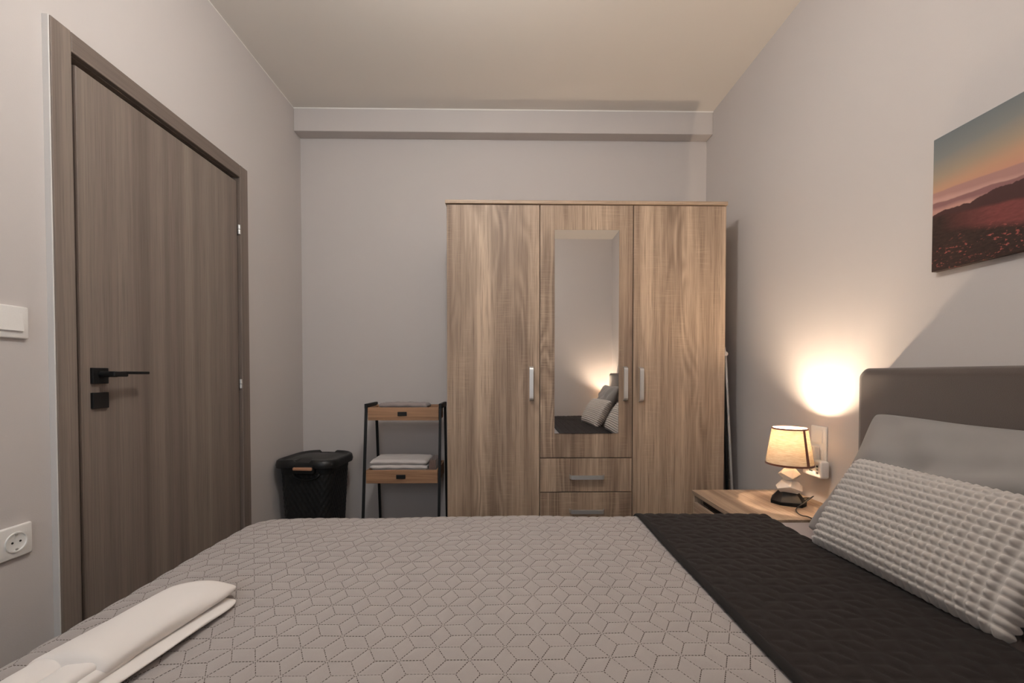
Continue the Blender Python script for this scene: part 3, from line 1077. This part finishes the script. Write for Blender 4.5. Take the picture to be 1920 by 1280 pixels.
def table_lamp(lx, ly, label, cords=None):
    r = thing('table_lamp', label, 'lamp', (lx, ly, NT), 'bedside lamps')
    # black faceted foot
    c = (lx, ly, NT)
    foot = [(-.062, -.030, 0), (-.030, -.052, 0), (.045, -.050, 0), (.060, -.010, 0), (.050, .040, 0), (-.02, .052, 0), (-.060, .025, 0),
            (-.063, -.028, .014), (-.028, -.053, .012), (.047, -.050, .016), (.061, -.008, .016), (.050, .040, .018), (-.02, .052, .018), (-.060, .025, .018),
            (-.042, -.008, .044), (-.020, -.022, .050), (.022, -.016, .052), (.030, .012, .050), (-.005, .028, .050), (-.035, .015, .050)]
    ct, sn_ = math.cos(math.radians(-33.6)), math.sin(math.radians(-33.6))

    def rot(pts, z0):
        return [(c[0] + x * ct - y * sn_, c[1] + x * sn_ + y * ct, z0 + z) for x, y, z in pts]
    B().hull(rot(foot, c[2])).build('base', m_stone_black, r)
    z1 = NT + 0.046
    mid = [(-.030, -.018, 0), (.028, -.020, 0), (.024, .022, 0), (-.022, .024, 0),
           (-.047, -.006, .026), (-.040, -.030, .018), (.004, -.046, .034), (.046, -.020, .014), (.046, .016, .030), (.006, .044, .028), (-.036, .032, .030),
           (-.026, -.012, .056), (.012, -.014, .060), (.034, .000, .050), (.010, .022, .058), (-.020, .018, .058)]
    B().hull(rot([(x, y, z * 0.88) for x, y, z in mid], z1)).build('stone', m_stone_white, r)
    z2 = z1 + 0.050
    top = [(-.012, -.016, 0), (.016, -.018, 0), (.018, .014, 0), (-.012, .016, 0),
           (-.040, -.004, .022), (-.028, -.026, .030), (.012, -.040, .012), (.040, -.012, .028), (.034, .020, .022), (.000, .036, .024), (-.030, .022, .020),
           (-.020, -.010, .046), (.014, -.018, .046), (.022, .010, .046), (-.010, .016, .046)]
    B().hull(rot(top, z2)).build('stone', m_stone_white, r)
    z3 = z2 + 0.044
    B().tube([(lx, ly, z3 - 0.004), (lx, ly, z3 + 0.012), (lx, ly, z3 + 0.070), (lx, ly, z3 + 0.084), (lx, ly, z3 + 0.098)], [0.012, 0.018, 0.019, 0.026, 0.031], 24).build('socket', m_white_plastic, r, angle=40)
    bz = z3 + 0.104
    prof = [(0.0, -0.042), (0.012, -0.040), (0.014, -0.025), (0.024, -0.004), (0.027, 0.010), (0.022, 0.026), (0.010, 0.034), (0.0, 0.036)]
    B().lathe(prof, (lx, ly, bz), 24).build('bulb', m_bulb, r, smooth=True)
    # shade: tapered drum, open above and below
    s0, s1 = NT + 0.160, NT + 0.307
    r0, r1 = 0.085, 0.062
    shade = B().lathe([(r0, s0), (r1, s1), (r1 - 0.0016, s1), (r0 - 0.0016, s0), (r0, s0)], (lx, ly, 0), 64).build('shade', m_shade, r, angle=60)
    B().lathe([(r0 + 0.0012, s0 - 0.001), (r0 + 0.0004, s0 + 0.006), (r0 - 0.003, s0 + 0.006), (r0 - 0.0026, s0 - 0.001), (r0 + 0.0012, s0 - 0.001)], (lx, ly, 0), 64).build('lower_trim', m_trim, shade, angle=60)
    B().lathe([(r1 + 0.0022, s1 - 0.005), (r1 + 0.0012, s1 + 0.001), (r1 - 0.0026, s1 + 0.001), (r1 - 0.002, s1 - 0.005), (r1 + 0.0022, s1 - 0.005)], (lx, ly, 0), 64).build('upper_trim', m_trim, shade, angle=60)
    # vertical seam ribbon
    def ribbon(a0, w, name):
        rr = []
        for s_ in np.linspace(0, 1, 6):
            z = s0 + (s1 - s0) * s_
            q = r0 + (r1 - r0) * s_
            row = []
            for da, ro in ((-w, 0.0008), (w, 0.0008), (w, 0.0020), (-w, 0.0020)):
                row.append((lx + (q + ro) * math.cos(a0 + da), ly + (q + ro) * math.sin(a0 + da), z))
            rr.append(row)
        B().rings(rr).build(name, m_trim, shade)
    ribbon(math.radians(-76), 0.075, 'seam_ribbon')
    # wire ring and arms holding the shade
    b = B()
    for k in range(3):
        a = math.radians(-112 + 120 * k)
        b.tube([(lx + 0.016 * math.cos(a), ly + 0.016 * math.sin(a), z3 + 0.045), (lx + (r1 - 0.003) * math.cos(a), ly + (r1 - 0.003) * math.sin(a), s1 - 0.045),
                (lx + (r1 - 0.003) * math.cos(a), ly + (r1 - 0.003) * math.sin(a), s1 - 0.003)], 0.0011, 6)
    b.build('shade_holder', m_chrome, shade)
    for pts in cords or []:
        Q = [Vector(p) for p in pts]
        out = []
        for i in range(len(Q) - 1):
            p0, p1, p2, p3 = Q[max(i - 1, 0)], Q[i], Q[i + 1], Q[min(i + 2, len(Q) - 1)]
            for s_ in np.linspace(0, 1, 8, endpoint=False):
                out.append(0.5 * ((2 * p1) + (p2 - p0) * s_ + (2 * p0 - 5 * p1 + 4 * p2 - p3) * s_ ** 2 + (3 * p1 - p0 - 3 * p2 + p3) * s_ ** 3))
        out.append(Q[-1])
        B().tube(out, 0.0022, 8).build('cord', m_cord, r, smooth=True)
    return r


nightstand(1.535, 1.947, 'light oak nightstand with the lit lamp, between bed and wardrobe')
zc = NT + 0.0025
table_lamp(1.152, 1.735, 'small lit lamp with linen shade on a stack of faceted stones', [
    [(1.205, 1.725, NT + 0.012), (1.232, 1.728, NT + 0.022), (1.238, 1.715, NT + 0.034), (1.205, 1.688, NT + 0.032), (1.160, 1.662, NT + 0.020), (1.122, 1.645, zc + 0.004),
     (1.100, 1.605, zc), (1.096, 1.575, zc), (1.108, 1.545, zc), (1.13, 1.530, NT - 0.03), (1.135, 1.528, NT - 0.12)],
    [(1.20, 1.775, NT + 0.010), (1.245, 1.80, zc), (1.288, 1.80, zc + 0.001)]])
nightstand(-0.695, -0.505, 'narrow light oak nightstand on the side of the bed nearer the camera')
table_lamp(1.185, -0.60, 'small lit lamp with linen shade on the nearer nightstand')

# ================================================================== switches, sockets, adapter
def plate_left(yc, zc_, w, h):
    return ((XL, yc - w / 2, zc_ - h / 2), (XL + 0.010, yc + w / 2, zc_ + h / 2))


sw = thing('light_switch', 'white square light switch on the left wall beside the door', 'light switch', (XL, 1.160, 1.225))
B().box(*plate_left(1.158, 1.225, 0.086, 0.086), 0.004, 3).build('frame', m_white_plastic, sw, angle=40)
rk = B()
rk.rings([[(XL + 0.008, 1.126, 1.201), (XL + 0.008, 1.185, 1.201), (XL + 0.008, 1.185, 1.250), (XL + 0.008, 1.126, 1.250)],
          [(XL + 0.0150, 1.127, 1.202), (XL + 0.0150, 1.184, 1.202), (XL + 0.0105, 1.184, 1.249), (XL + 0.0105, 1.127, 1.249)]])
rk.build('rocker', m_white_plastic, sw)
sk = thing('wall_socket', 'white round-recess power socket low on the left wall beside the door', 'socket', (XL, 1.158, 0.645))
B().box(*plate_left(1.156, 0.645, 0.086, 0.086), 0.006, 3).build('frame', m_white_plastic, sk, angle=40)
R = []
for r_, x in ((0.027, 0.0095), (0.0265, 0.0125), (0.0235, 0.0125), (0.0225, 0.0105), (0.0215, 0.0102), (0.0, 0.0101)):
    R.append([(XL + x, 1.158 + r_ * math.cos(2 * math.pi * i / 40), 0.645 + r_ * math.sin(2 * math.pi * i / 40)) for i in range(40)])
B().rings(R, False, False).build('socket_ring', mat_plain('socket_bright_plastic', srgb(245, 243, 238), 0.3), sk, angle=30)
for dy in (-0.0095, 0.0095):
    B().tube([(XL + 0.0102, 1.158 + dy, 0.645), (XL + 0.0112, 1.158 + dy, 0.645)], 0.0026, 12).build('contact_hole', m_dark_hole, sk)
for dz in (-0.019, 0.019):
    B().box((XL + 0.0102, 1.155, 0.645 + dz - 0.002), (XL + 0.0118, 1.161, 0.645 + dz + 0.002)).build('earth_clip', m_chrome, sk)

s2 = thing('light_switch', 'white switch and socket plate on the right wall above the nightstand', 'light switch', (XR, 1.765, 0.80))
B().box((XR - 0.010, 1.722, 0.715), (XR, 1.808, 0.876), 0.004, 3).build('frame', m_white_plastic, s2, angle=40)
rk = B()
rk.rings([[(XR - 0.008, 1.736, 0.808), (XR - 0.008, 1.794, 0.808), (XR - 0.008, 1.794, 0.864), (XR - 0.008, 1.736, 0.864)],
          [(XR - 0.0155, 1.737, 0.809), (XR - 0.0155, 1.793, 0.809), (XR - 0.011, 1.793, 0.863), (XR - 0.011, 1.737, 0.863)]])
rk.build('rocker', m_white_plastic, s2)
B().box((XR - 0.0125, 1.737, 0.726), (XR - 0.008, 1.793, 0.782), 0.002).build('socket_insert', m_white_plastic, s2)

ad = thing('socket_adapter', 'white multi-socket power adapter plugged into the right wall', 'adapter', (XR - 0.02, 1.75, 0.71))
B().box((XR - 0.050, 1.692, 0.672), (XR - 0.0135, 1.800, 0.742), 0.008, 3).build('body', m_white_plastic, ad, angle=50)
B().box((XR - 0.042, 1.745, 0.735), (XR - 0.0135, 1.800, 0.795), 0.006, 3).build('plug', m_white_plastic, ad, angle=50)
xa = XR - 0.0505
for k in range(3):
    B().box((xa - 0.0006, 1.708, 0.690 + k * 0.013), (xa + 0.001, 1.717, 0.697 + k * 0.013)).build('charging_port', m_dark_hole, ad)
B().box((xa - 0.0006, 1.738, 0.694), (xa + 0.001, 1.758, 0.699)).build('slot', m_dark_hole, ad)

# ================================================================== canvas picture on the right wall
PW0, PW1, PZ0, PZ1 = 0.690, 1.290, 1.393, 1.785
pic = thing('canvas_picture', 'canvas print of misty hills over a red meadow at dusk', 'picture', (XR - 0.02, PW1, PZ0))
pm = M('landscape_print', rough=0.55, spec=0.3)
tc = pm.n('ShaderNodeTexCoord')
sep = pm.n('ShaderNodeSeparateXYZ')
pm.l(tc.outputs['Object'], sep.inputs[0])
u = pm.math('DIVIDE', pm.math('MULTIPLY', sep.outputs['Y'], -1.0), PW1 - PW0)
v = pm.math('DIVIDE', sep.outputs['Z'], PZ1 - PZ0)


def uv_noise(su, sv_, detail=3, seed=0.0):
    cmb = pm.n('ShaderNodeCombineXYZ')
    pm.l(pm.math('MULTIPLY', u, su), cmb.inputs[0])
    pm.l(pm.math('MULTIPLY', v, sv_), cmb.inputs[1])
    cmb.inputs[2].default_value = seed
    return pm.noise(cmb.outputs[0], 1.0, detail, 0.55)


def line(base, slope, amp, freq, seed, detail=3):
    n_ = pm.math('MULTIPLY', pm.math('SUBTRACT', uv_noise(freq, 0.0, detail, seed), 0.5), amp)
    return pm.math('ADD', pm.math('ADD', pm.math('MULTIPLY', u, slope), base), n_)


def below(h_, soft=0.006):
    return pm.math('DIVIDE', pm.math('SUBTRACT', h_, v), soft, True)


sky = pm.ramp(pm.math('ADD', v, pm.math('MULTIPLY', u, -0.10)), [(0.50, srgb(198, 142, 118)), (0.60, srgb(188, 146, 118)), (0.70, srgb(160, 142, 122)), (0.84, srgb(126, 126, 122)), (1.0, srgb(106, 112, 114))])
col = sky
col = pm.mix(below(line(0.60, -0.10, 0.06, 3, 1.0), 0.01), col, srgb(170, 128, 120))
col = pm.mix(below(line(0.565, -0.16, 0.05, 5, 3.0), 0.03), col, srgb(192, 150, 138))
col = pm.mix(below(line(0.520, -0.10, 0.06, 5, 5.0), 0.008), col, srgb(140, 100, 98))
col = pm.mix(below(line(0.490, -0.12, 0.05, 7, 7.0), 0.03), col, srgb(186, 140, 128))
col = pm.mix(below(line(0.430, 0.07, 0.10, 9, 9.0, 6), 0.006), col, srgb(74, 48, 46))
red = pm.mix(uv_noise(30, 60, 4, 2.0), srgb(96, 46, 46), srgb(150, 82, 78))
redm = pm.math('MULTIPLY', below(line(0.425, -0.22, 0.03, 8, 11.0), 0.02), pm.math('MULTIPLY', pm.math('SUBTRACT', u, 0.04), 4.0, True))
dark = pm.mix(uv_noise(36, 60, 5, 4.0), srgb(24, 17, 16), srgb(74, 54, 47))
col = pm.mix(below(line(0.425, -0.22, 0.03, 8, 11.0), 0.02), col, dark)
col = pm.mix(pm.math('MULTIPLY', redm, 0.85), col, red)
col = pm.mix(below(line(0.335, -0.34, 0.06, 10, 13.0, 5), 0.05), col, dark)
spk = pm.ramp(uv_noise(48, 52, 3, 6.0), [(0.56, (0, 0, 0)), (0.68, (1, 1, 1))])
spm = pm.ramp(uv_noise(7, 12, 2, 8.0), [(0.44, (0, 0, 0)), (0.60, (1, 1, 1))])
col = pm.mix(pm.math('MULTIPLY', pm.math('MULTIPLY', spk, spm), below(pm.math('ADD', 0.27, 0.0), 0.1)), col, srgb(190, 100, 92))
pm.base(col)
pm.bump(pm.noise(tc.outputs['Object'], 900, 2), 0.15, 0.0006)
B().box((XR - 0.020, PW0, PZ0), (XR - 0.0015, PW1, PZ1), 0.0015).build('canvas', pm.m, pic)
for c0, c1 in ((PZ0 + 0.01, PZ0 + 0.03), (PZ1 - 0.03, PZ1 - 0.01)):
    B().box((XR - 0.0016, PW0 + 0.01, c0), (XR, PW1 - 0.01, c1)).build('stretcher', m_oak_y, pic)
